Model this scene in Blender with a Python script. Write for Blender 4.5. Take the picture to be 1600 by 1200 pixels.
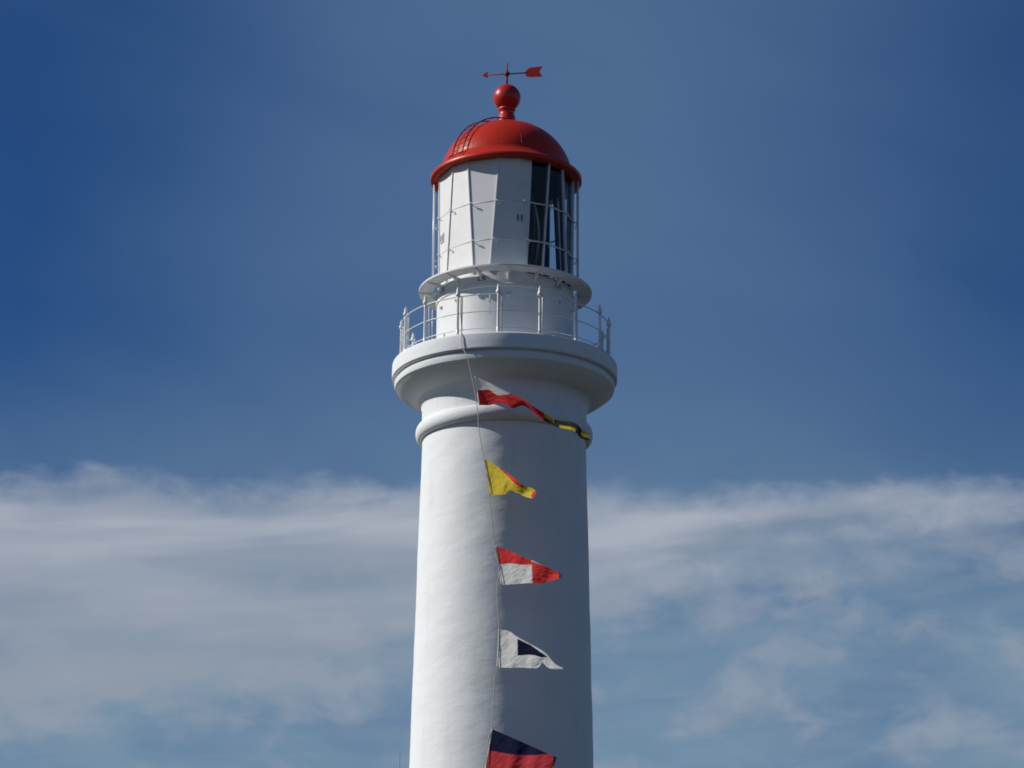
import bpy, bmesh, math, random
from mathutils import Vector, Matrix, Euler, noise
random.seed(7)
for o in list(bpy.data.objects):
    bpy.data.objects.remove(o)
S = bpy.context.scene
R = math.radians

# ---------------------------------------------------------------- camera
FPX = 4560.0                       # focal length in photo pixels (1600 wide)
CAM_D, CAM_Z = 74.0, 1.6
PITCH, YAW, ROLL = R(17.6), R(-0.153), R(0.42)
cam_d = bpy.data.cameras.new('camera')
cam = bpy.data.objects.new('camera', cam_d)
S.collection.objects.link(cam)
cam_d.sensor_width = 36.0
cam_d.lens = 36.0 * FPX / 1600.0
cam_d.clip_start, cam_d.clip_end = 0.5, 20000
CAM_R = Matrix.Rotation(YAW, 3, 'Z') @ Matrix.Rotation(math.pi / 2 + PITCH, 3, 'X') @ Matrix.Rotation(ROLL, 3, 'Z')
cam.matrix_world = Matrix.Translation((0, -CAM_D, CAM_Z)) @ CAM_R.to_4x4()
S.camera = cam
S.render.resolution_x, S.render.resolution_y = 1024, 768

# ---------------------------------------------------------------- light
SUN_AZ, SUN_EL = R(-90.0), R(35.0)     # azimuth from the camera side of the tower, negative = left
sun_dir = Vector((math.sin(SUN_AZ) * math.cos(SUN_EL), -math.cos(SUN_AZ) * math.cos(SUN_EL), math.sin(SUN_EL)))
sd = bpy.data.lights.new('sun', 'SUN')
sd.energy, sd.angle, sd.color = 5.0, R(0.53), (1.0, 0.94, 0.84)
sun = bpy.data.objects.new('sun', sd)
S.collection.objects.link(sun)
sun.rotation_euler = sun_dir.to_track_quat('Z', 'Y').to_euler()

W = bpy.data.worlds.new('World')
S.world = W
W.use_nodes = True
nt = W.node_tree
nt.nodes.clear()
SKY_STRENGTH = 0.05


class NB:
    """tiny node-graph builder"""
    def __init__(self, tree):
        self.t = tree

    def n(self, kind, **kw):
        nd = self.t.nodes.new(kind)
        for k, v in kw.items():
            setattr(nd, k, v)
        return nd

    def put(self, sock, v):
        if hasattr(v, 'is_output'):
            self.t.links.new(v, sock)
        else:
            sock.default_value = v

    def m(self, op, a, b=None, c=None, clamp=False):
        nd = self.n('ShaderNodeMath', operation=op, use_clamp=clamp)
        self.put(nd.inputs[0], a)
        if b is not None:
            self.put(nd.inputs[1], b)
        if c is not None:
            self.put(nd.inputs[2], c)
        return nd.outputs[0]

    def step(self, v, lo, hi):           # smoothstep lo..hi -> 0..1
        nd = self.n('ShaderNodeMapRange', interpolation_type='SMOOTHSTEP')
        self.put(nd.inputs[0], v)
        self.put(nd.inputs[1], lo)
        self.put(nd.inputs[2], hi)
        return nd.outputs[0]

    def vec(self, x, y, z):
        nd = self.n('ShaderNodeCombineXYZ')
        for i, v in enumerate((x, y, z)):
            self.put(nd.inputs[i], v)
        return nd.outputs[0]

    def noise(self, vec, scale=1.0, detail=4.0, rough=0.5, dist=0.0):
        nd = self.n('ShaderNodeTexNoise')
        self.put(nd.inputs['Vector'], vec)
        nd.inputs['Scale'].default_value = scale
        nd.inputs['Detail'].default_value = detail
        nd.inputs['Roughness'].default_value = rough
        nd.inputs['Distortion'].default_value = dist
        return nd.outputs['Fac']

    def mix(self, f, a, b):
        nd = self.n('ShaderNodeMix', data_type='RGBA')
        self.put(nd.inputs[0], f)
        for s, v in ((nd.inputs[6], a), (nd.inputs[7], b)):
            if isinstance(v, tuple):
                s.default_value = (v[0], v[1], v[2], 1)
            else:
                self.t.links.new(v, s)
        return nd.outputs[2]


w = NB(nt)
sky = w.n('ShaderNodeTexSky', sky_type='NISHITA')
sky.sun_disc = False
sky.sun_elevation = SUN_EL
sky.sun_rotation = R(-90) if False else R(270)
sky.altitude = 60
sky.air_density, sky.dust_density, sky.ozone_density = 1.0, 0.3, 3.0
tc = w.n('ShaderNodeTexCoord')
sep = w.n('ShaderNodeSeparateXYZ')
nt.links.new(tc.outputs['Generated'], sep.inputs[0])
DX, DY, DZ = sep.outputs
el = w.m('MULTIPLY', w.m('ARCSINE', DZ), 180 / math.pi)        # degrees above the horizon
az = w.m('MULTIPLY', w.m('ARCTAN2', DX, DY), 180 / math.pi)    # degrees, 0 = the way the camera looks
K = 1.0 / SKY_STRENGTH
# colour grade of clear air towards deep blue
grade = w.n('ShaderNodeMix', data_type='RGBA', blend_type='MULTIPLY')
grade.inputs[0].default_value = 1.0
nt.links.new(sky.outputs[0], grade.inputs[6])
grade.inputs[7].default_value = (0.29, 0.61, 1.06, 1)
clear = grade.outputs[2]
# thin cirrus veil
n_low = w.noise(w.vec(w.m('MULTIPLY', az, 0.075), w.m('MULTIPLY', el, 0.06), 3.1), 1.0, 2.0, 0.5, 0.3)
n_wisp = w.noise(w.vec(w.m('MULTIPLY', az, 0.16), w.m('MULTIPLY_ADD', az, 0.10, w.m('MULTIPLY', el, 0.35)), 9.0), 1.0, 2.5, 0.45, 0.4)
wave = w.m('COSINE', w.m('MULTIPLY_ADD', w.m('SUBTRACT', az, 1.7), R(14.4), w.m('MULTIPLY_ADD', n_low, 2.0, -1.0)))
veil = w.m('MULTIPLY_ADD', wave, 0.46, w.m('MULTIPLY_ADD', n_wisp, 0.45, 0.26), clamp=True)
veil = w.m('MULTIPLY', veil, w.step(el, 62.0, 20.0))
col = w.mix(w.m('MULTIPLY', veil, 0.88), clear, (0.088 * K, 0.165 * K, 0.305 * K))
# low haze below the bank of cloud
low = w.step(el, 19.0, 11.0)
n_h = w.noise(w.vec(w.m('MULTIPLY', az, 0.22), w.m('MULTIPLY', el, 0.5), 1.0), 1.0, 4.0, 0.55, 0.3)
col = w.mix(w.m('MULTIPLY', low, w.m('MULTIPLY_ADD', w.step(n_h, 0.30, 0.65), 0.38, 0.62)), col, (0.163 * K, 0.266 * K, 0.378 * K))
# bank of stratocumulus, its lower edge rising and falling along the horizon
n_top = w.noise(w.vec(w.m('MULTIPLY', az, 0.42), w.m('MULTIPLY', el, 0.9), 5.5), 1.0, 4.0, 0.5, 0.2)
n_bot = w.noise(w.vec(w.m('MULTIPLY', az, 0.50), w.m('MULTIPLY', el, 0.9), 12.0), 1.0, 4.0, 0.52, 0.2)
n_puf = w.noise(w.vec(w.m('MULTIPLY', az, 1.5), w.m('MULTIPLY', el, 2.6), 31.0), 1.0, 4.0, 0.5, 0.3)
top = w.m('ADD', w.m('MULTIPLY_ADD', n_top, 1.0, 14.78), w.m('MULTIPLY', n_puf, 0.55))
bot = w.m('ADD', w.m('ADD', w.m('MULTIPLY_ADD', n_bot, 1.7, 10.9), w.m('MULTIPLY', n_puf, 1.3)), w.m('MULTIPLY', w.m('SINE', w.m('MULTIPLY', az, R(9.0))), 1.6))
d_top = w.m('SUBTRACT', top, el)
d_bot = w.m('SUBTRACT', el, bot)
bank = w.m('MULTIPLY', w.step(d_top, -0.22, 0.62), w.step(d_bot, -0.45, w.m('MULTIPLY_ADD', w.m('SINE', w.m('MULTIPLY', az, R(9.0))), 0.75, 1.25)))
n_str = w.noise(w.vec(w.m('MULTIPLY', az, 0.13), w.m('MULTIPLY_ADD', az, -0.09, w.m('MULTIPLY', el, 1.05)), 2.0), 1.0, 3.5, 0.45, 0.3)
dens = w.m('MULTIPLY', bank, w.m('MULTIPLY_ADD', w.step(n_str, 0.28, 0.64), 0.38, 0.62))
lite = w.m('MULTIPLY', w.step(n_str, 0.28, 0.62), w.step(d_top, 3.6, 0.2))
ccol = w.mix(lite, (0.288 * K, 0.332 * K, 0.405 * K), (0.425 * K, 0.458 * K, 0.528 * K))
col = w.mix(w.m('MULTIPLY', dens, 0.95), col, ccol)
# small loose clouds under the bank
n_pat = w.noise(w.vec(w.m('MULTIPLY', az, 0.62), w.m('MULTIPLY', el, 1.0), 21.3), 1.0, 4.5, 0.5, 0.3)
pat = w.m('MULTIPLY', w.step(n_pat, 0.45, 0.74), w.m('MULTIPLY', w.step(el, 15.2, 13.6), w.step(el, 3.0, 8.0)))
col = w.mix(w.m('MULTIPLY', pat, 0.7), col, (0.310 * K, 0.350 * K, 0.430 * K))
n_thin = w.noise(w.vec(w.m('MULTIPLY', az, 0.34), w.m('MULTIPLY_ADD', az, -0.10, w.m('MULTIPLY', el, 1.5)), 44.0), 1.0, 5.0, 0.55, 0.5)
thin = w.m('MULTIPLY', w.step(n_thin, 0.36, 0.66), w.m('MULTIPLY', w.step(el, 15.6, 13.0), w.step(el, 2.0, 8.0)))
col = w.mix(w.m('MULTIPLY', thin, 0.27), col, (0.255 * K, 0.325 * K, 0.415 * K))
bg = w.n('ShaderNodeBackground')
nt.links.new(col, bg.inputs[0])
bg.inputs[1].default_value = SKY_STRENGTH
wo = w.n('ShaderNodeOutputWorld')
nt.links.new(bg.outputs[0], wo.inputs[0])

S.view_settings.view_transform = 'Standard'
S.view_settings.look = 'None'
S.view_settings.exposure = 0.0
S.view_settings.gamma = 1.0
S.view_settings.use_curve_mapping = False
S.render.engine = 'CYCLES'
S.cycles.max_bounces = 10
S.cycles.filter_width = 1.8
S.cycles.transparent_max_bounces = 16

# ---------------------------------------------------------------- measuring
def ray(px, py):
    return CAM_R @ Vector(((px - 800) / FPX, (600 - py) / FPX, -1.0))


def P(px, py, Y):
    """point of the upright plane y = Y seen at a photo pixel"""
    d = ray(px, py)
    t = (Y + CAM_D) / d.y
    return Vector((0, -CAM_D, CAM_Z)) + d * t


def axis_x(py):
    return 788.4 + (600 - py) * 0.0073


def prof(hw, py):
    """silhouette half width and height -> (radius, z)"""
    c = axis_x(py)
    a, b = P(c - hw, py, 0), P(c + hw, py, 0)
    return ((b.x - a.x) / 2, (a.z + b.z) / 2)


def zed(py):
    return P(axis_x(py), py, 0).z


# ---------------------------------------------------------------- materials
MATS = {}


def mat(name, color, rough=0.5, metal=0.0, vary=0.0, vscale=3.0, bump=0.0, bscale=20.0, stretch=(1, 1, 1),
        coat=0.0, translucent=0.0, tint=None, spec=0.5):
    m = bpy.data.materials.new(name)
    m.use_nodes = True
    t = m.node_tree
    b = NB(t)
    p = t.nodes['Principled BSDF']
    p.inputs['Roughness'].default_value = rough
    p.inputs['Metallic'].default_value = metal
    p.inputs['Coat Weight'].default_value = coat
    p.inputs['Specular IOR Level'].default_value = spec
    co = b.n('ShaderNodeTexCoord').outputs['Object']
    mp = b.n('ShaderNodeMapping')
    t.links.new(co, mp.inputs[0])
    mp.inputs['Scale'].default_value = stretch
    v = mp.outputs[0]
    if vary > 0:
        f = b.noise(v, vscale, 6, 0.6, 0.2)
        dark = tint or tuple(c * (1 - vary) for c in color)
        c = b.mix(b.step(f, 0.38, 0.72), color, dark)
        t.links.new(c, p.inputs['Base Color'])
        r = b.m('MULTIPLY_ADD', f, 0.25, rough - 0.12)
        t.links.new(r, p.inputs['Roughness'])
    else:
        p.inputs['Base Color'].default_value = (*color, 1)
    if bump > 0:
        bn = b.n('ShaderNodeBump')
        bn.inputs['Strength'].default_value = 1.0
        bn.inputs['Distance'].default_value = bump
        t.links.new(b.noise(v, bscale, 4, 0.55, 0.1), bn.inputs['Height'])
        t.links.new(bn.outputs[0], p.inputs['Normal'])
    if translucent > 0:
        tr = b.n('ShaderNodeBsdfTranslucent')
        tr.inputs[0].default_value = (*color, 1)
        mx = b.n('ShaderNodeMixShader')
        mx.inputs[0].default_value = translucent
        t.links.new(p.outputs[0], mx.inputs[1])
        t.links.new(tr.outputs[0], mx.inputs[2])
        t.links.new(mx.outputs[0], t.nodes['Material Output'].inputs[0])
    MATS[name] = m
    return m


mat('white_metal', (0.66, 0.68, 0.70), 0.42, vary=0.07, vscale=2.0, bump=0.002, bscale=9, spec=0.25)
mat('railing_paint', (0.66, 0.68, 0.70), 0.3, vary=0.08, vscale=6)
mat('red_paint', (0.44, 0.024, 0.009), 0.37, vary=0.16, vscale=1.6, bump=0.003, bscale=6, tint=(0.36, 0.026, 0.013), spec=0.24)
mat('red_gloss', (0.40, 0.018, 0.010), 0.36, vary=0.12, vscale=3, coat=0.3, spec=0.3)
mat('red_vane', (0.20, 0.010, 0.012), 0.6, vary=0.15, vscale=5, spec=0.2)
mat('interior_shade', (0.012, 0.011, 0.013), 0.75, vary=0.2)  # near-black stands in for the shade inside the lantern
mat('grey_iron', (0.11, 0.12, 0.13), 0.55, vary=0.2)
mat('brass', (0.12, 0.085, 0.035), 0.45, metal=0.6, vary=0.2)
mat('slot_dark', (0.14, 0.15, 0.16), 0.7)
mat('rope', (0.50, 0.45, 0.36), 0.85, vary=0.25, vscale=30)
mat('cloth_white', (0.82, 0.82, 0.79), 0.85, vary=0.08, vscale=6, translucent=0.46)
mat('cloth_red', (0.70, 0.024, 0.024), 0.85, vary=0.12, vscale=6, translucent=0.42)
mat('cloth_crimson', (0.50, 0.016, 0.03), 0.85, vary=0.12, vscale=6, translucent=0.42)
mat('cloth_yellow', (0.66, 0.50, 0.025), 0.85, vary=0.10, vscale=6, translucent=0.42)
mat('cloth_navy', (0.007, 0.008, 0.038), 0.9, vary=0.15, vscale=6, translucent=0.3, spec=0.1)
mat('cloth_black', (0.006, 0.006, 0.007), 0.9, vary=0.15, vscale=6, translucent=0.2)
mat('mast_metal', (0.25, 0.27, 0.29), 0.5, metal=0.3, vary=0.1)

# limewashed, trowelled masonry of the shaft
def masonry():
    m = bpy.data.materials.new('white_masonry')
    m.use_nodes = True
    t = m.node_tree
    b = NB(t)
    p = t.nodes['Principled BSDF']
    p.inputs['Specular IOR Level'].default_value = 0.1
    co = b.n('ShaderNodeTexCoord').outputs['Object']
    sp = b.n('ShaderNodeSeparateXYZ')
    t.links.new(co, sp.inputs[0])
    ang = b.m('ARCTAN2', sp.outputs[0], sp.outputs[1])
    cx, cy = b.m('MULTIPLY', b.m('SINE', ang), 2.2), b.m('MULTIPLY', b.m('COSINE', ang), 2.2)
    v1 = b.vec(cx, cy, b.m('MULTIPLY', sp.outputs[2], 1.9))
    big = b.noise(v1, 0.95, 3, 0.5, 0.2)
    mid = b.noise(b.vec(cx, cy, b.m('MULTIPLY', sp.outputs[2], 2.2)), 3.0, 4, 0.55, 0.15)
    fine = b.noise(co, 26.0, 3, 0.6)
    h = b.m('ADD', b.m('MULTIPLY', big, 0.035), b.m('ADD', b.m('MULTIPLY', mid, 0.015), b.m('MULTIPLY', fine, 0.0018)))
    bn = b.n('ShaderNodeBump')
    bn.inputs['Distance'].default_value = 1.0
    bn.inputs['Strength'].default_value = 0.42
    t.links.new(h, bn.inputs['Height'])
    t.links.new(bn.outputs[0], p.inputs['Normal'])
    # faint vertical weather streaks and blotches
    st = b.noise(b.vec(b.m('MULTIPLY', cx, 2.2), b.m('MULTIPLY', cy, 2.2), b.m('MULTIPLY', sp.outputs[2], 0.12)), 1.6, 4, 0.6)
    bl = b.noise(co, 0.9, 5, 0.6)
    f = b.m('MULTIPLY', b.step(st, 0.45, 0.8), b.step(bl, 0.35, 0.75))
    t.links.new(b.mix(f, (0.665, 0.70, 0.735), (0.575, 0.60, 0.62)), p.inputs['Base Color'])
    t.links.new(b.m('MULTIPLY_ADD', bl, 0.2, 0.5), p.inputs['Roughness'])
    MATS['white_masonry'] = m


masonry()


def glass():
    m = bpy.data.materials.new('lantern_glass')
    m.use_nodes = True
    t = m.node_tree
    t.nodes.clear()
    b = NB(t)
    tr = b.n('ShaderNodeBsdfTransparent')
    tr.inputs[0].default_value = (0.97, 0.98, 0.985, 1)
    gl = b.n('ShaderNodeBsdfGlossy')
    gl.inputs['Roughness'].default_value = 0.03
    lw = b.n('ShaderNodeLayerWeight')
    fac = b.m('MULTIPLY_ADD', b.m('POWER', lw.outputs['Facing'], 5.0), 0.96, 0.03)   # Schlick
    lw.inputs[0].default_value = 0.5
    mx = b.n('ShaderNodeMixShader')
    t.links.new(b.m('MULTIPLY', fac, 0.8), mx.inputs[0])
    t.links.new(tr.outputs[0], mx.inputs[1])
    t.links.new(gl.outputs[0], mx.inputs[2])
    o = b.n('ShaderNodeOutputMaterial')
    t.links.new(mx.outputs[0], o.inputs[0])
    MATS['lantern_glass'] = m


glass()


def ground_mat():
    m = bpy.data.materials.new('headland_turf')
    m.use_nodes = True
    t = m.node_tree
    b = NB(t)
    p = t.nodes['Principled BSDF']
    p.inputs['Roughness'].default_value = 0.95
    co = b.n('ShaderNodeTexCoord').outputs['Object']
    f = b.step(b.noise(co, 0.05, 6, 0.6, 0.3), 0.35, 0.65)
    g = b.noise(co, 3.0, 6, 0.7)
    c = b.mix(f, (0.034, 0.028, 0.015), (0.016, 0.019, 0.009))
    c = b.mix(b.step(g, 0.45, 0.75), c, (0.05, 0.041, 0.026))
    t.links.new(c, p.inputs['Base Color'])
    bn = b.n('ShaderNodeBump')
    bn.inputs['Distance'].default_value = 0.05
    t.links.new(g, bn.inputs['Height'])
    t.links.new(bn.outputs[0], p.inputs['Normal'])
    MATS['headland_turf'] = m


ground_mat()

# ---------------------------------------------------------------- mesh helpers
def link(name, me, m=None, parent=None, smooth=False):
    o = bpy.data.objects.new(name, me)
    S.collection.objects.link(o)
    if m:
        me.materials.append(MATS[m])
    if parent:
        o.parent = parent
    if smooth:
        for p in me.polygons:
            p.use_smooth = True
    return o


def from_bm(name, bm, m=None, parent=None, smooth=False, normals=True):
    if normals:
        bmesh.ops.recalc_face_normals(bm, faces=bm.faces)
    me = bpy.data.meshes.new(name)
    bm.to_mesh(me)
    bm.free()
    return link(name, me, m, parent, smooth)


def twin(o, parent, z_rot=0.0, mw=None):
    c = o.copy()
    S.collection.objects.link(c)
    c.parent = parent
    if z_rot:
        c.matrix_local = Matrix.Rotation(z_rot, 4, 'Z') @ o.matrix_local
    return c


def sharp(o, ang=35):
    """smooth shading that keeps crisp edges"""
    me = o.data
    bm = bmesh.new()
    bm.from_mesh(me)
    for e in bm.edges:
        e.smooth = not (len(e.link_faces) == 2 and e.calc_face_angle(0) > R(ang))
    for f in bm.faces:
        f.smooth = True
    bm.to_mesh(me)
    bm.free()
    return o


def lathe(name, pts, m, parent, seg=192, closed=False, jitter=None, ang=35):
    bm = bmesh.new()
    rings = []
    for (r, z) in pts:
        if r < 1e-6:
            rings.append([bm.verts.new((0, 0, z))])
            continue
        ring = []
        for i in range(seg):
            a = 2 * math.pi * i / seg
            rr = r + (jitter(a, z) if jitter else 0)
            ring.append(bm.verts.new((rr * math.cos(a), rr * math.sin(a), z)))
        rings.append(ring)
    n = len(rings)
    for k in range(n if closed else n - 1):
        A, B = rings[k], rings[(k + 1) % n]
        for i in range(seg):
            j = (i + 1) % seg
            if len(A) == 1 and len(B) == 1:
                continue
            if len(A) == 1:
                bm.faces.new((A[0], B[i], B[j]))
            elif len(B) == 1:
                bm.faces.new((A[i], A[j], B[0]))
            else:
                bm.faces.new((A[i], A[j], B[j], B[i]))
    return sharp(from_bm(name, bm, m, parent), ang)


def tube_bm(bm, pts, rad, seg=8, closed=False):
    pts = [Vector(p) for p in pts]
    rads = rad if isinstance(rad, (list, tuple)) else [rad] * len(pts)
    n = len(pts)
    rings = []
    up = None
    for i, p in enumerate(pts):
        if closed:
            t = pts[(i + 1) % n] - pts[i - 1]
        else:
            t = pts[min(i + 1, n - 1)] - pts[max(i - 1, 0)]
        t.normalize()
        if up is None:
            up = Vector((0, 0, 1)) if abs(t.z) < 0.9 else Vector((1, 0, 0))
        a = t.cross(up)
        if a.length < 1e-4:
            a = t.cross(Vector((1, 0, 0)))
        a.normalize()
        b = a.cross(t).normalized()
        up = b
        rings.append([bm.verts.new(p + (a * math.cos(q) + b * math.sin(q)) * rads[i])
                      for q in (2 * math.pi * k / seg for k in range(seg))])
    for k in range(n if closed else n - 1):
        A, B = rings[k], rings[(k + 1) % n]
        for i in range(seg):
            j = (i + 1) % seg
            bm.faces.new((A[i], A[j], B[j], B[i]))
    if not closed:
        bm.faces.new(rings[0][::-1])
        bm.faces.new(rings[-1])


def tube(name, pts, rad, m, parent=None, seg=8, closed=False):
    bm = bmesh.new()
    tube_bm(bm, pts, rad, seg, closed)
    return from_bm(name, bm, m, parent, smooth=True)


def prism_bm(bm, quad, thick, inner_mat=None):
    """quad: 4+ points (counter-clockwise from outside); gives a slab going inwards"""
    q = [Vector(p) for p in quad]
    nrm = (q[1] - q[0]).cross(q[2] - q[0]).normalized()
    A = [bm.verts.new(p) for p in q]
    B = [bm.verts.new(p - nrm * thick) for p in q]
    bm.faces.new(A)
    f = bm.faces.new(B[::-1])
    if inner_mat is not None:
        f.material_index = inner_mat
    n = len(q)
    for i in range(n):
        j = (i + 1) % n
        bm.faces.new((A[j], A[i], B[i], B[j]))


def box_bm(bm, c, sx, sy, sz, rot=None):
    vs = []
    for x in (-1, 1):
        for y in (-1, 1):
            for z in (-1, 1):
                v = Vector((x * sx / 2, y * sy / 2, z * sz / 2))
                if rot:
                    v = rot @ v
                vs.append(bm.verts.new(v + Vector(c)))
    for f in ((0, 1, 3, 2), (4, 6, 7, 5), (0, 4, 5, 1), (2, 3, 7, 6), (0, 2, 6, 4), (1, 5, 7, 3)):
        bm.faces.new([vs[i] for i in f])


def pol(r, deg, z=0.0):
    """polar about the tower axis; 0 deg faces the camera, positive to the right"""
    a = R(deg)
    return Vector((r * math.sin(a), -r * math.cos(a), z))


def thing(name, loc=(0, 0, 0)):
    o = bpy.data.objects.new(name, None)
    S.collection.objects.link(o)
    o.location = loc
    o.empty_display_size = 0.5
    return o


def tag(o, label, cat, group=None):
    o['label'], o['category'] = label, cat
    if group:
        o['group'] = group
    return o


# ---------------------------------------------------------------- ground
bm = bmesh.new()
rings = []
for r in (0, 4, 15, 60, 200, 800, 3000, 9000):
    if r == 0:
        rings.append([bm.verts.new((0, 0, 0))])
    else:
        rings.append([bm.verts.new((r * math.cos(2 * math.pi * i / 64), r * math.sin(2 * math.pi * i / 64), 0)) for i in range(64)])
for k in range(len(rings) - 1):
    A, B = rings[k], rings[k + 1]
    for i in range(64):
        j = (i + 1) % 64
        if len(A) == 1:
            bm.faces.new((A[0], B[i], B[j]))
        else:
            bm.faces.new((A[i], B[i], B[j], A[j]))
g = from_bm('ground', bm, 'headland_turf')
g['kind'] = 'structure'

# ---------------------------------------------------------------- lighthouse
LH = tag(thing('lighthouse'), 'tall white lighthouse tower with red domed lantern and railed gallery', 'lighthouse')

# shaft
def lump(a, z):
    p = Vector((math.cos(a) * 2.2, math.sin(a) * 2.2, z * 1.5))
    return (noise.noise(p * 0.8) * 0.012 + noise.noise(p * 2.3) * 0.005)


r_top, z_top = prof(128.0, 700)
r_mid, z_mid = prof(136.0, 950)
r_low, z_low = prof(144.0, 1200)
slope = (r_low - r_top) / (z_top - z_low)
pts = []
zb = 0.0
pts.append((0, zb))
r_base = r_low + slope * z_low
pts += [(r_base + 0.45, zb), (r_base + 0.45, 1.1), (r_base + 0.2, 1.3)]
N = 260
for i in range(N + 1):
    z = 1.3 + (z_top + 0.35 - 1.3) * i / N
    pts.append((r_low + slope * (z_low - z), z))
lathe('tower_shaft', pts, 'white_masonry', LH, 224, jitter=lambda a, z: lump(a, z) if z > 1.4 else 0)

# torus ring and neck
rt, zt = prof(138.5, 681)
rn, zn = prof(128.5, 650)
zt_h = (zed(669) - zed(693)) / 2
pts = [(rn - 0.2, zt - zt_h), (rn + 0.02, zt - zt_h)]
for i in range(1, 16):
    a = -math.pi / 2 + math.pi * i / 16
    pts.append((rn + 0.02 + (rt - rn - 0.02) * math.cos(a), zt + zt_h * math.sin(a)))
pts += [(rn + 0.02, zt + zt_h), (rn - 0.2, zt + zt_h)]
lathe('torus_moulding', pts, 'white_masonry', LH, 192)

# neck and flared corbel bowl
pts = [(rn - 0.25, zt + zt_h - 0.15), (rn, zt + zt_h - 0.15)]
rb, zbowl = prof(169.5, 612)
z_neck = zed(634)
pts += [(rn, z_neck - 0.22), (rn + 0.012, z_neck - 0.14), (rn + 0.05, z_neck - 0.055)]
for i in range(3, 21):
    t = i / 20                         # shallow ovolo: flat soffit turning up towards its rim
    pts.append((rn + 0.02 + (rb - rn - 0.02) * t, z_neck + (zbowl - z_neck) * (0.62 * t + 0.38 * t ** 2.6)))
r_f, z_f = prof(171.0, 611)
pts += [(r_f, z_f), (r_f + 0.015, z_f + 0.05)]
r_g, z_g = prof(171.0, 600)
pts += [(r_g + 0.015, z_g - 0.05), (r_g - 0.03, z_g), (r_g - 0.05, z_g + 0.05), (r_g - 0.6, z_g + 0.05)]
lathe('corbel', pts, 'white_masonry', LH, 192, jitter=lambda a, z: lump(a, z) * 0.5)

# gallery slab
rs, zs0 = prof(176.0, 598)
_, zs1 = prof(176.0, 576.5)
r_deck, z_deck = prof(172.5, 573)
pts = [(rn - 0.3, zs0 + 0.004), (rs - 0.03, zs0 + 0.004), (rs, zs0 + 0.03), (rs + 0.005, (zs0 + zs1) / 2)]
for i in range(0, 9):
    a = math.pi / 2 * i / 8
    pts.append((r_deck - 0.02 + (rs - r_deck + 0.02) * math.cos(a), zs1 + (z_deck - zs1) * math.sin(a)))
pts += [(0.0, z_deck)]
lathe('gallery_slab', pts, 'white_masonry', LH, 192, jitter=lambda a, z: lump(a, z) * 0.45)

# lantern base wall
z_walk = zed(459)
r_wall, _ = prof(107.0, 490)
z_sill = z_walk - 0.02
pts = [(r_wall + 0.05, z_deck + 0.002), (r_wall + 0.05, z_deck + 0.13), (r_wall, z_deck + 0.16),
       (r_wall, z_sill - 0.42), (r_wall + 0.03, z_sill - 0.40), (r_wall + 0.03, z_sill - 0.33), (r_wall, z_sill - 0.31),
       (r_wall, z_sill - 0.02), (r_wall - 0.02, z_sill), (0, z_sill)]
wall = lathe('lantern_base_wall', pts, 'white_metal', LH, 128)

# small round vents and square louvres on the base wall
M_PX = prof(100, 490)[0] / 100.0
for deg in (-66.7, -44.2, -21.7, 2.8, 27.5, 50.0, 73.0):
    c = pol(r_wall, deg, z_deck + (z_walk - z_deck) * 0.68)
    n = pol(1, deg)
    o = tube('round_vent', [c - n * 0.02, c + n * 0.035, c + n * 0.045], [0.055, 0.055, 0.04], 'railing_paint', wall, 14)
    bm = bmesh.new()
    tube_bm(bm, [c + n * 0.046, c + n * 0.05], 0.03, 10)
    from_bm('vent_hole', bm, 'slot_dark', wall)
for deg in (-64, -19.5, 4, 48.6):
    if deg == 4:
        continue
    c = pol(r_wall, deg, z_sill - 0.18)
    rot = Matrix.Rotation(R(deg), 3, 'Z')
    bm = bmesh.new()
    box_bm(bm, c, 0.30, 0.05, 0.15, rot)
    v = from_bm('louvre_plate', bm, 'white_metal', wall)
    for k in range(3):
        bm = bmesh.new()
        box_bm(bm, c + pol(0.027, deg, 0.042 - 0.042 * k), 0.24, 0.008, 0.022, rot)
        from_bm('louvre_slot', bm, 'slot_dark', wall)

# walkway ring round the glazing on radial brackets
rw_o, _ = prof(135.3, 459)
rw_i = prof(112.0, 459)[0]
walk = lathe('lantern_walkway', [(rw_i, z_walk - 0.035), (rw_o - 0.015, z_walk - 0.035), (rw_o, z_walk - 0.025),
                                (rw_o, z_walk + 0.02), (rw_o - 0.02, z_walk + 0.03), (rw_i, z_walk + 0.02)],
             'white_metal', LH, 160, closed=True)
bm = bmesh.new()
zz = z_walk - 0.037
for sgn in (-1, 1):
    pass
bracket = None
PH = 2.4
for k in range(16):
    deg = PH + 22.5 * k
    if bracket is None:
        bm = bmesh.new()
        L = [(r_wall - 0.02, zz), (rw_o - 0.03, zz), (rw_o - 0.04, zz - 0.03), (r_wall + 0.20, zz - 0.05), (r_wall + 0.08, zz - 0.12), (r_wall + 0.03, zz - 0.20), (r_wall - 0.02, zz - 0.22)]
        A = [bm.verts.new((-0.025, -r, z)) for r, z in L]
        B = [bm.verts.new((0.025, -r, z)) for r, z in L]
        bm.faces.new(A)
        bm.faces.new(B[::-1])
        for i in range(len(L)):
            j = (i + 1) % len(L)
            bm.faces.new((A[j], A[i], B[i], B[j]))
        bracket = from_bm('bracket', bm, 'white_metal', walk)
        bracket.rotation_euler.z = R(deg)
    else:
        b2 = bracket.copy()
        S.collection.objects.link(b2)
        b2.rotation_euler.z = R(deg)
        b2.parent = walk

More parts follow.
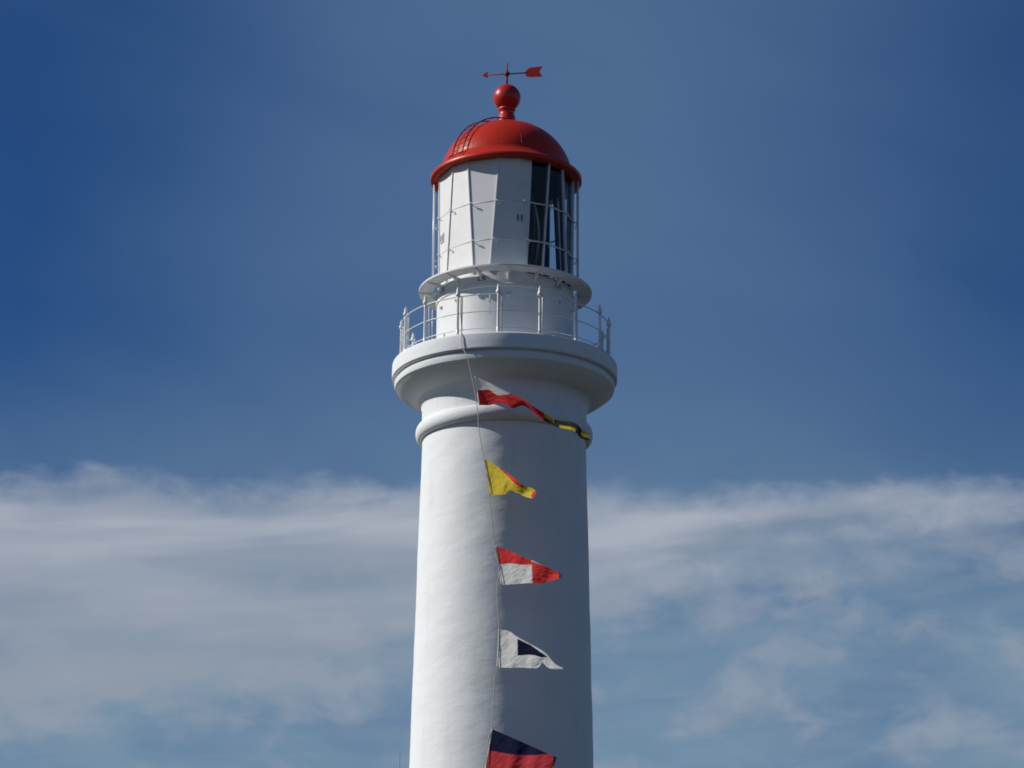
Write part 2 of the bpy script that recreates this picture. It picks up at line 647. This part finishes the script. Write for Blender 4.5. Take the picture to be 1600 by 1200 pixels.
# ---------------------------------------------------------------- gallery railing
r_rail = prof(164.0, 550)[0] - 0.02
post_h = 1.0
def lathe_mesh(name, pts, m, seg=12):
    bm = bmesh.new()
    rings = []
    for r, z in pts:
        rings.append([bm.verts.new((r * math.cos(2 * math.pi * i / seg), r * math.sin(2 * math.pi * i / seg), z)) for i in range(seg)])
    for A, B in zip(rings[:-1], rings[1:]):
        for i in range(seg):
            j = (i + 1) % seg
            bm.faces.new((A[i], A[j], B[j], B[i]))
    bm.faces.new(rings[0][::-1])
    bm.faces.new(rings[-1])
    bmesh.ops.recalc_face_normals(bm, faces=bm.faces)
    me = bpy.data.meshes.new(name)
    bm.to_mesh(me)
    bm.free()
    for p in me.polygons:
        p.use_smooth = True
    me.materials.append(MATS[m])
    return me


me_post = lathe_mesh('railing_post', [(0.075, 0), (0.075, 0.03), (0.046, 0.06), (0.040, 0.2), (0.036, 0.55), (0.031, 1.04),
                                      (0.031, 1.09)], 'railing_paint')
me_fin = lathe_mesh('finial', [(0.03, 1.08), (0.062, 1.11), (0.066, 1.15), (0.055, 1.19), (0.034, 1.21), (0.046, 1.24), (0.030, 1.29), (0.005, 1.36)], 'railing_paint')
me_stay = lathe_mesh('stay', [(0.020, 0), (0.020, 1.05), (0.013, 1.08)], 'railing_paint', 8)
for k in range(16):
    deg = -3.7 + 22.5 * k
    p = link('railing_post', me_post, None, LH)
    p.location = pol(r_rail, deg, z_deck + 0.002)
    f = link('finial', me_fin, None, p)
    s = link('stay', me_stay, None, p)
    ds = pol(r_rail - 0.05, deg + 2.0, z_deck + 0.002) - p.location
    s.location = ds
for h, r in ((1.08, 0.017), (0.62, 0.014), (0.16, 0.012)):
    tube('handrail', [pol(r_rail, 360 * i / 128, z_deck + h) for i in range(128)], r, 'railing_paint', LH, 8, True)
# short hanging rods and bundled lines by the railing
tube('signal_rod', [pol(r_rail - 0.06, -8.4, z_deck + 0.55), pol(r_rail - 0.06, -8.4, z_deck + 1.1)], 0.014, 'railing_paint', LH, 8)
tube('signal_rod', [pol(r_rail - 0.03, -43.5, z_deck + 0.02), pol(r_rail - 0.03, -43.5, z_deck + 0.9)], 0.016, 'railing_paint', LH, 8)

# ---------------------------------------------------------------- lantern glazing: trapezoid facets, alternately point up and down
RL = prof(107.0, 440)[0]
RT = prof(105.5, 300)[0]
z0, z1 = z_sill + 0.004, zed(286)
HB, HT = 15.4, 8.4


def node(k, top):
    """bar k (two per 45 degrees): point at the foot or the head"""
    c = PH + 45.0 * (k // 2)
    s = 1 if k % 2 else -1
    return pol(RT, c + s * HT, z1) if top else pol(RL, c + s * HB, z0)


def facet(k):
    """corners of the facet between bar k and bar k+1, counter-clockwise from outside"""
    a, b = node(k, False), node(k + 1, False)
    c, d = node(k + 1, True), node(k, True)
    return [a, b, c, d]


def facet_uv(k, u, v):
    a, b, c, d = facet(k)
    return a.lerp(b, u).lerp(d.lerp(c, u), v)


def normal(k):
    a, b, c, d = facet(k)
    return (b - a).cross(d - a).normalized()


def panel(k, u0, u1, u0t=None, u1t=None):
    u0t = u0 if u0t is None else u0t
    u1t = u1 if u1t is None else u1t
    bm = bmesh.new()
    prism_bm(bm, [facet_uv(k, u0, 0), facet_uv(k, u1, 0), facet_uv(k, u1t, 1), facet_uv(k, u0t, 1)], 0.03, 1)
    o = from_bm('lantern_panel', bm, 'white_metal', LH, normals=False)
    o.data.materials.append(MATS['interior_shade'])  # inner face coloured dark for the unlit interior
    return o


def pane(k, u0, u1, u0t, u1t, v0, v1):
    def q(u, ut, v):
        return facet_uv(k, u + (ut - u) * v, v) - normal(k) * 0.012
    bm = bmesh.new()
    prism_bm(bm, [q(u0, u0t, v0), q(u1, u1t, v0), q(u1, u1t, v1), q(u0, u0t, v1)], 0.008)
    return from_bm('window_pane', bm, 'lantern_glass', LH, normals=False)


V1, V2 = 0.285, 0.62
panels = {}
BLANK = {}
for k in range(16):
    deg_mid = PH + 22.5 * k            # facet k is centred here
    kk = k
    if k in (1, 2, 3, 5, 6):
        splits = [(0.0, 1.0, 0.0, 1.0)]
        if k == 1:                      # painted wedge beside the first bar
            panels[k] = panel(k, 0.0, 0.02, 0.0, 0.42)
            splits = [(0.025, 1.0, 0.43, 1.0)]
        if k == 6:                      # half of this one is blanked
            panels[k] = panel(k, 0.50, 1.0)
            splits = [(0.0, 0.49, 0.0, 0.49)]
        for (a, b, at, bt) in splits:
            for (v0, v1) in ((0.0, V1), (V1, V2), (V2, 1.0)):
                pane(k, a, b, at, bt, v0 + 0.004, v1 - 0.004)
            # horizontal glazing bars
            for v in (V1, V2):
                au, bu = a + (at - a) * v, b + (bt - b) * v
                p0, p1 = facet_uv(k, au, v) + normal(k) * 0.012, facet_uv(k, bu, v) + normal(k) * 0.012
                tube('glazing_bar', [p0, p1], 0.022, 'white_metal', LH, 6)
    else:
        panels[k] = panel(k, 0.0, 1.0)
        for v in (V1, V2):              # thin lapped seam
            p0, p1 = facet_uv(k, 0.03, v) + normal(k) * 0.001, facet_uv(k, 0.97, v) + normal(k) * 0.001
            tube('seam', [p0, p1], 0.009, 'white_metal', panels[k], 6)
# main glazing bars on the facet edges, with hand holds
for k in range(16):
    a, d = node(k, False), node(k, True)
    n = Vector((a.x + d.x, a.y + d.y, 0)).normalized()
    t = (d - a).normalized()
    s = t.cross(n).normalized()
    bm = bmesh.new()
    vs = []
    for p in (a, d):
        vs.append([bm.verts.new(p + s * x + n * y) for x, y in ((-0.018, -0.05), (0.018, -0.05), (0.018, 0.016), (0.012, 0.024), (-0.012, 0.024), (-0.018, 0.016))])
    bm.faces.new(vs[0][::-1])
    bm.faces.new(vs[1])
    for i in range(6):
        j = (i + 1) % 6
        bm.faces.new((vs[0][i], vs[0][j], vs[1][j], vs[1][i]))
    bar = from_bm('mullion', bm, 'white_metal', LH)
    if k in (1, 2, 3, 4, 5, 6, 7):       # added dark strip: the shaded inner side of glazed bars, as colour
        bm = bmesh.new()
        vs = []
        for p in (a, d):
            vs.append([bm.verts.new(p + s * x + n * y) for x, y in ((-0.045, -0.13), (0.045, -0.13), (0.045, -0.055), (-0.045, -0.055))])
        bm.faces.new(vs[0][::-1])
        bm.faces.new(vs[1])
        for i in range(4):
            j = (i + 1) % 4
            bm.faces.new((vs[0][i], vs[0][j], vs[1][j], vs[1][i]))
        from_bm('bar_shade_strip', bm, 'interior_shade', bar)
    for v in (V1, V2):
        c = a.lerp(d, v) + n * 0.02
        pts = [c + s * 0.02, c + s * 0.02 + n * 0.05, c + s * 0.09 + n * 0.06 - t * 0.01, c + s * 0.12 + n * 0.05 - t * 0.07, c + s * 0.11 + n * 0.0 - t * 0.10]
        tube('hand_hold', pts, 0.010, 'railing_paint', bar, 6)
# small vent plates on two painted panels
for k, u, v in ((0, 0.88, 0.475), (13, 0.30, 0.42)):
    c = facet_uv(k, u, v) + normal(k) * 0.01
    rot = Matrix.Rotation(math.atan2(normal(k).x, -normal(k).y), 3, 'Z')
    bm = bmesh.new()
    box_bm(bm, c, 0.20, 0.03, 0.26, rot)
    from_bm('vent_plate', bm, 'white_metal', panels[k])
    for q in (-0.05, 0.05):
        bm = bmesh.new()
        box_bm(bm, c + rot @ Vector((q, -0.017, -0.01)), 0.05, 0.01, 0.18, rot)
        from_bm('vent_slot', bm, 'slot_dark', panels[k])

# outer standing rods between the walkway and the eave
r_rod = prof(113.0, 350)[0]
for deg in (-92, 84, 97, -140, 150):
    o = tube('eave_rod', [pol(r_rod, deg, z_walk + 0.02), pol(r_rod, deg, zed(284))], 0.026, 'railing_paint', LH, 8)
    for v in (0.30, 0.62):
        zc = z0 + (z1 - z0) * v
        tube('link_arm', [pol(RL - 0.06, deg, zc), pol(r_rod, deg, zc)], 0.013, 'railing_paint', o, 6)

# lens apparatus inside: a ribbed beehive of prisms in a brass cage, on a pedestal
LZ0, LZ1 = z0 + 0.45, z1 - 0.25
prof_l = []
for i in range(25):
    t = i / 24
    zz = LZ0 + (LZ1 - LZ0) * t
    rr = 0.55 + 0.37 * math.sin(math.pi * (0.12 + 0.76 * t))
    prof_l += [(rr, zz), (rr - 0.03, zz + 0.04)]
lens = lathe('lens', prof_l, 'lantern_glass', LH, 48)
for k in range(8):
    tube('lens_rib', [pol(0.57 + 0.37 * math.sin(math.pi * (0.12 + 0.76 * i / 12)), 45 * k + 10, LZ0 + (LZ1 - LZ0) * i / 12) for i in range(13)], 0.025, 'brass', lens, 6)
lathe('lens_pedestal', [(0.0, z0), (0.55, z0), (0.55, z0 + 0.1), (0.3, z0 + 0.2), (0.3, z0 + 0.36), (0.7, z0 + 0.42), (0.7, LZ0), (0, LZ0)], 'grey_iron', LH, 48)

# ---------------------------------------------------------------- dome
mpx = prof(100, 282)[0] / 100.0
zf = zed(281)
a_d, h_d = 103 * mpx, 92.5 * mpx
pts = [(RT - 0.10, zf - 0.085), (117.2 * mpx, zf - 0.095), (118.0 * mpx, zf - 0.08), (118.0 * mpx, zf + 0.01), (117.0 * mpx, zf + 0.03),
       (113.0 * mpx, zf + 0.07), (108.6 * mpx, zf + 0.13), (104.8 * mpx, zf + 0.22)]
for i in range(0, 41):
    t = R(10.5) + (math.pi / 2 - R(10.5)) * i / 40
    pts.append((a_d * math.cos(t), zf + h_d * math.sin(t)))
dome = lathe('dome', pts, 'red_paint', LH, 192, ang=50)
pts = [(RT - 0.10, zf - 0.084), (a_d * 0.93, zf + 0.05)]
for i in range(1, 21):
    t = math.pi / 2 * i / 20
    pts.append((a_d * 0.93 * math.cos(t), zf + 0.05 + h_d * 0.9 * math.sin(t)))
lathe('dome_lining', pts, 'interior_shade', dome, 96)  # inside of the dome, its shade put into the dark colour
def dome_pt(deg, t, off):
    r = a_d * math.cos(t)
    z = zf + h_d * math.sin(t)
    n = Vector((math.cos(t) / a_d, math.sin(t) / h_d)).normalized()
    return pol(r + n.x * off, deg, z + n.y * off)


for k in range(16):                     # lapped sheet seams
    tube('roof_seam', [dome_pt(PH + 11.2 + 22.5 * k, R(12) + R(72) * i / 24, -0.002) for i in range(25)], 0.0055, 'red_paint', dome, 5)

# curved ladder over the dome on the left
LAD = -45.0
m_dir = pol(1, LAD)
side = Vector((math.cos(R(LAD)), math.sin(R(LAD)), 0))


def ladder_pt(t, off, w):
    return dome_pt(LAD, t, off) + side * w


for wd in (-0.19, 0.19):
    ptl = [ladder_pt(R(4), 0.20, wd)] + [ladder_pt(R(8) + R(76) * i / 28, 0.075, wd) for i in range(29)] + [ladder_pt(R(88), 0.02, wd * 0.6)]
    tube('ladder_rail', ptl, 0.019, 'red_vane', dome, 6)
for i in range(11):
    t = R(11) + R(66) * i / 10
    tube('ladder_rung', [ladder_pt(t, 0.075, -0.19), ladder_pt(t, 0.075, 0.19)], 0.009, 'red_vane', dome, 5)

# ventilator ball on its neck
zc, rbll = zed(153), 21.8 * mpx
zk = zed(187)
za = zf + h_d
pts = [(18 * mpx, za - 0.12), (15.5 * mpx, za + 0.0), (13 * mpx, zk + 0.1), (12 * mpx, zed(180)), (11.5 * mpx, zed(176)), (13.5 * mpx, zed(174)),
       (14.2 * mpx, zed(172)), (13.5 * mpx, zed(170.5)), (12.4 * mpx, zed(169.5))]
for i in range(0, 25):
    t = -math.pi / 2 + R(37) + (math.pi - R(37)) * i / 24
    pts.append((rbll * math.cos(t) + (0 if i < 24 else 0), zc + rbll * math.sin(t)))
lathe('ventilator_ball', pts, 'red_gloss', LH, 64, ang=60)

# weather vane
zt_rod, z_arm = zed(97), zed(115.5)
mpv = prof(100, 115)[0] / 100.0
vane = tube('weather_vane', [(0, 0, zc + rbll - 0.03), (0, 0, z_arm), (0, 0, zt_rod - 0.05), (0, 0, zt_rod)], [0.028, 0.024, 0.018, 0.006], 'red_vane', LH, 8)
bm = bmesh.new()
bmesh.ops.create_uvsphere(bm, u_segments=16, v_segments=10, radius=4.3 * mpv, matrix=Matrix.Translation((0, 0, z_arm)))
from_bm('hub_ball', bm, 'red_vane', vane, True)
VA = R(188)                                  # arrow points left, a little away from the camera
ux = Vector((-math.cos(R(9.0)), math.sin(R(9.0)), 0))
c0 = Vector((0, 0, z_arm))
tube('arrow_shaft', [c0 + ux * 33 * mpv, c0 - ux * 31 * mpv], 0.017, 'red_vane', vane, 6)


def plate(name, outline, th, parent):
    bm = bmesh.new()
    nn = ux.cross(Vector((0, 0, 1))).normalized()
    A = [bm.verts.new(c0 + ux * x * mpv + Vector((0, 0, z * mpv)) + nn * th / 2) for x, z in outline]
    B = [bm.verts.new(c0 + ux * x * mpv + Vector((0, 0, z * mpv)) - nn * th / 2) for x, z in outline]
    bm.faces.new(A)
    bm.faces.new(B[::-1])
    for i in range(len(A)):
        j = (i + 1) % len(A)
        bm.faces.new((A[j], A[i], B[i], B[j]))
    return from_bm(name, bm, 'red_gloss', parent)


plate('arrow_head', [(39, 0), (33, 4.2), (29.5, 4.8), (31, 0), (29.5, -4.8), (33, -4.2)], 0.02, vane)
tail = plate('arrow_tail', [(-28, 0), (-32, 6.0), (-37, 8.4), (-56, 9.6), (-51, 1.0), (-56, -7.6), (-37, -7.6), (-31, -6.2)], 0.02, vane)

# ---------------------------------------------------------------- halyard with signal flags
def rope_y(py):
    return -2.90 - (py - 546) * 0.0011


HP = [(729.5, 556), (737, 588), (742, 612), (746, 640), (748, 668), (752, 695), (756, 716), (764, 776), (769, 820), (772.5, 853), (779.5, 890),
      (777, 918), (778, 950), (779.5, 984), (777, 1043), (773, 1060), (771, 1100), (768.5, 1138), (759, 1205)]


def spline(pts, n=6):
    out = []
    for i in range(len(pts) - 1):
        p0, p1, p2, p3 = pts[max(i - 1, 0)], pts[i], pts[i + 1], pts[min(i + 2, len(pts) - 1)]
        for k in range(n):
            t = k / n
            out.append(0.5 * ((2 * p1) + (p2 - p0) * t + (2 * p0 - 5 * p1 + 4 * p2 - p3) * t * t + (3 * p1 - p0 - 3 * p2 + p3) * t ** 3))
    out.append(pts[-1])
    return out


hpts = [pol(r_rail + 0.035, -24.6, z_deck + 1.06), pol(r_rail + 0.035, -24.0, z_deck + 0.5), pol(r_rail + 0.04, -23.2, z_deck + 0.06),
        pol(rs + 0.012, -21.9, zs1 + 0.03), pol(rs + 0.03, -21.0, zs0 + 0.05)]
hpts += [P(x, y, rope_y(y)) for x, y in HP]
hpts.append(hpts[-1] + Vector((-0.15, -0.4, -6.0)))
hpts.append(Vector((-0.5, -6.5, 0.02)))
hal = tube('halyard', spline(hpts, 6), 0.011, 'rope', None, 6)
tag(hal, 'thin pale rope hanging down the tower front from the gallery railing', 'rope')


def interp(pts, u):
    """point at fraction u along a polyline given by px pairs (Catmull-Rom in 2D)"""
    L = [0.0]
    for a, b in zip(pts[:-1], pts[1:]):
        L.append(L[-1] + math.hypot(b[0] - a[0], b[1] - a[1]))
    s = u * L[-1]
    for i in range(len(pts) - 1):
        if s <= L[i + 1] + 1e-9:
            t = (s - L[i]) / (L[i + 1] - L[i])
            p0, p1, p2, p3 = [Vector(q) for q in (pts[max(i - 1, 0)], pts[i], pts[i + 1], pts[min(i + 2, len(pts) - 1)])]
            return 0.5 * ((2 * p1) + (p2 - p0) * t + (2 * p0 - 5 * p1 + 4 * p2 - p3) * t * t + (3 * p1 - p0 - 3 * p2 + p3) * t ** 3)
    return Vector(pts[-1])


def inside(x, y, poly):
    c = False
    j = len(poly) - 1
    for i in range(len(poly)):
        xi, yi = poly[i]
        xj, yj = poly[j]
        if (yi > y) != (yj > y) and x < (xj - xi) * (y - yi) / (yj - yi) + xi:
            c = not c
        j = i
    return c


def flag(label, Y, top, bot, colour, waves, yaw=-0.12, nu=170, nv=76, panels=()):
    """cloth between a top and a bottom edge; colour(x, y, u, v) -> (panel name, material)"""
    o = P(top[0][0], top[0][1], Y)
    root = tag(thing('signal_flag', o), label, 'flag', 'signal flags strung on the halyard')
    grid, pos = [], []
    for i in range(nu + 1):
        u = i / nu
        a, b = interp(top, u), interp(bot, u)
        col_ = []
        for j in range(nv + 1):
            v = j / nv
            q = a.lerp(b, v)
            dep = Y + yaw * u * 2.0
            for (amp, fu, fv, ph) in waves:
                dep += amp * min(1, u * 3) * math.sin(2 * math.pi * (fu * u + fv * v) + ph)
            dep += 0.016 * noise.noise(Vector((u * 9, v * 5, Y * 3))) + 0.008 * noise.noise(Vector((u * 22 + v * 9, v * 7, Y * 5)))
            col_.append((P(q.x, q.y, dep) - o, q))
        grid.append(col_)
    groups = {}
    for i in range(nu):
        for j in range(nv):
            q = (grid[i][j][1] + grid[i + 1][j + 1][1]) / 2
            groups.setdefault(colour(q.x, q.y, (i + .5) / nu, (j + .5) / nv), []).append((i, j))
    for (nm, mt), cells in groups.items():
        vid, verts, faces = {}, [], []
        for (i, j) in cells:
            f = []
            for (a, b) in ((i, j), (i, j + 1), (i + 1, j + 1), (i + 1, j)):
                if (a, b) not in vid:
                    vid[(a, b)] = len(verts)
                    verts.append(grid[a][b][0])
                f.append(vid[(a, b)])
            faces.append(f)
        me = bpy.data.meshes.new(nm)
        me.from_pydata(verts, [], faces)
        link(nm, me, mt, root, True)
    tube('hoist_tape', [grid[0][j][0] for j in range(0, nv + 1, 4)], 0.02, 'cloth_white', root, 6)
    return root


# 1: white over red, its long tail twisted, black and yellow at the end
def c1(x, y, u, v):
    if inside(x, y, [(738, 580), (775, 596), (801, 614), (792, 616.5), (777, 617.5), (770, 613), (764, 608.5), (746, 610)]):
        return ('white_panel', 'cloth_white')
    if x < 850:
        return ('red_panel', 'cloth_red')
    if (x < 866 and v < 0.5) or (874 < x < 899 and v > 0.62) or (x > 908 and 0.15 < v < 0.75):
        return ('yellow_panel', 'cloth_yellow')
    return ('black_panel', 'cloth_black')


flag('white and red signal flag at the top, tail twisted black and yellow', rope_y(588),
     [(742, 588), (760, 596), (790, 611), (815, 622), (832, 634), (850, 645), (868, 656), (893, 659.5), (904, 665), (911, 675), (921, 679)],
     [(749, 633), (765, 633), (780, 629.5), (790, 632), (801, 638), (816, 634), (828, 640), (848, 656), (870, 667), (892, 672), (901, 677), (907, 684), (920, 688)],
     c1, [(0.06, 1.6, 0.3, 0.4), (0.025, 3.2, -0.2, 1.0)], -0.34, nu=240)


# 2: yellow with red upper fly corner
def c2(x, y, u, v):
    if inside(x, y, [(778, 722), (800, 738), (822, 756), (816, 762), (806, 757), (795, 746), (782, 733), (772, 722)]) or inside(x, y, [(830, 774), (834, 767), (842, 770), (836, 782), (831, 779)]):
        return ('red_panel', 'cloth_red')
    return ('yellow_panel', 'cloth_yellow')


flag('yellow signal flag with a red edge, curled at its fly', rope_y(716),
     [(758, 716), (770, 724), (785, 734), (800, 744), (816, 757), (832, 763), (838, 769)],
     [(766, 774), (780, 773), (790, 772), (797, 766), (804, 768), (820, 776), (833, 779)],
     c2, [(0.06, 1.2, 0.4, 0.0), (0.03, 2.6, 0.0, 1.0)], -0.50)


# 3: red and white quarters
def c3(x, y, u, v):
    ymid = 881.5 - 1.2 * math.sin((x - 783) / 8.0)
    if x < 830.5 + (y - 880) * 0.06:
        return ('red_panel', 'cloth_red') if y < ymid else ('white_panel', 'cloth_white')
    if y < 877 + (x - 830) * 0.33 and v < 0.12:
        return ('white_panel', 'cloth_white')
    if x > 873:
        return ('black_corner', 'cloth_black')
    return ('red_panel', 'cloth_red')


flag('quartered red and white signal flag, third from the gallery', rope_y(853),
     [(775, 853), (790, 858), (812, 868), (830, 875), (850, 884), (868, 892), (879, 897)],
     [(784, 914), (800, 913), (820, 911.5), (833, 911), (846, 912), (862, 907), (878, 902.5)],
     c3, [(0.035, 1.3, 0.2, 0.6), (0.02, 2.4, 0.5, 0.2)], -0.50)


# 4: white with a navy block
def c4(x, y, u, v):
    if inside(x, y, [(808.5, 998), (830, 1008.5), (856, 1027), (846, 1027), (836, 1024), (826, 1023), (809, 1024.5)]):
        return ('navy_panel', 'cloth_navy')
    return ('white_panel', 'cloth_white')


flag('white signal flag with a navy blue block', rope_y(984),
     [(780, 984), (795, 986), (810, 996), (832, 1008), (852, 1020), (866, 1036), (880, 1044)],
     [(777, 1043), (795, 1043.5), (812, 1043), (830, 1044), (842, 1043), (848, 1036), (858, 1044), (879, 1045.5)],
     c4, [(0.03, 0.9, 0.3, 1.2), (0.018, 2.7, 0.3, 0.0)], -0.50)


# 5: navy over red
def c5(x, y, u, v):
    edge = 1173.5 + 5.0 * math.sin((x - 770) / 95.0 * math.pi) + (x - 770) * 0.03
    if x > 864.5 and y > 1178:
        return ('navy_panel', 'cloth_navy')
    return ('navy_panel', 'cloth_navy') if y < edge else ('red_panel', 'cloth_crimson')


flag('navy over crimson signal flag, lowest on the halyard', rope_y(1138),
     [(769, 1139), (785, 1146), (810, 1157), (835, 1168), (855, 1177), (870, 1183)],
     [(756, 1218), (775, 1224), (800, 1226), (825, 1228), (840, 1231), (852, 1235)],
     c5, [(0.035, 2.1, 0.1, 0.3), (0.02, 3.7, 0.1, 1.3)], -0.50)

# ---------------------------------------------------------------- thin mast beside the tower
mb = P(624.5, 1172, 7.0)
mast = thing('mast', (mb.x, 7.0, 0))
tag(mast, 'thin grey mast standing just left of the tower', 'mast')
tube('mast_pole', [(0, 0, 0), (0, 0, 6), (0, 0, 11), (0, 0, mb.z)], [0.06, 0.05, 0.03, 0.012], 'mast_metal', mast, 10)
bm = bmesh.new()
box_bm(bm, (0, 0, 0.06), 0.5, 0.5, 0.12)
from_bm('base_plate', bm, 'mast_metal', mast)
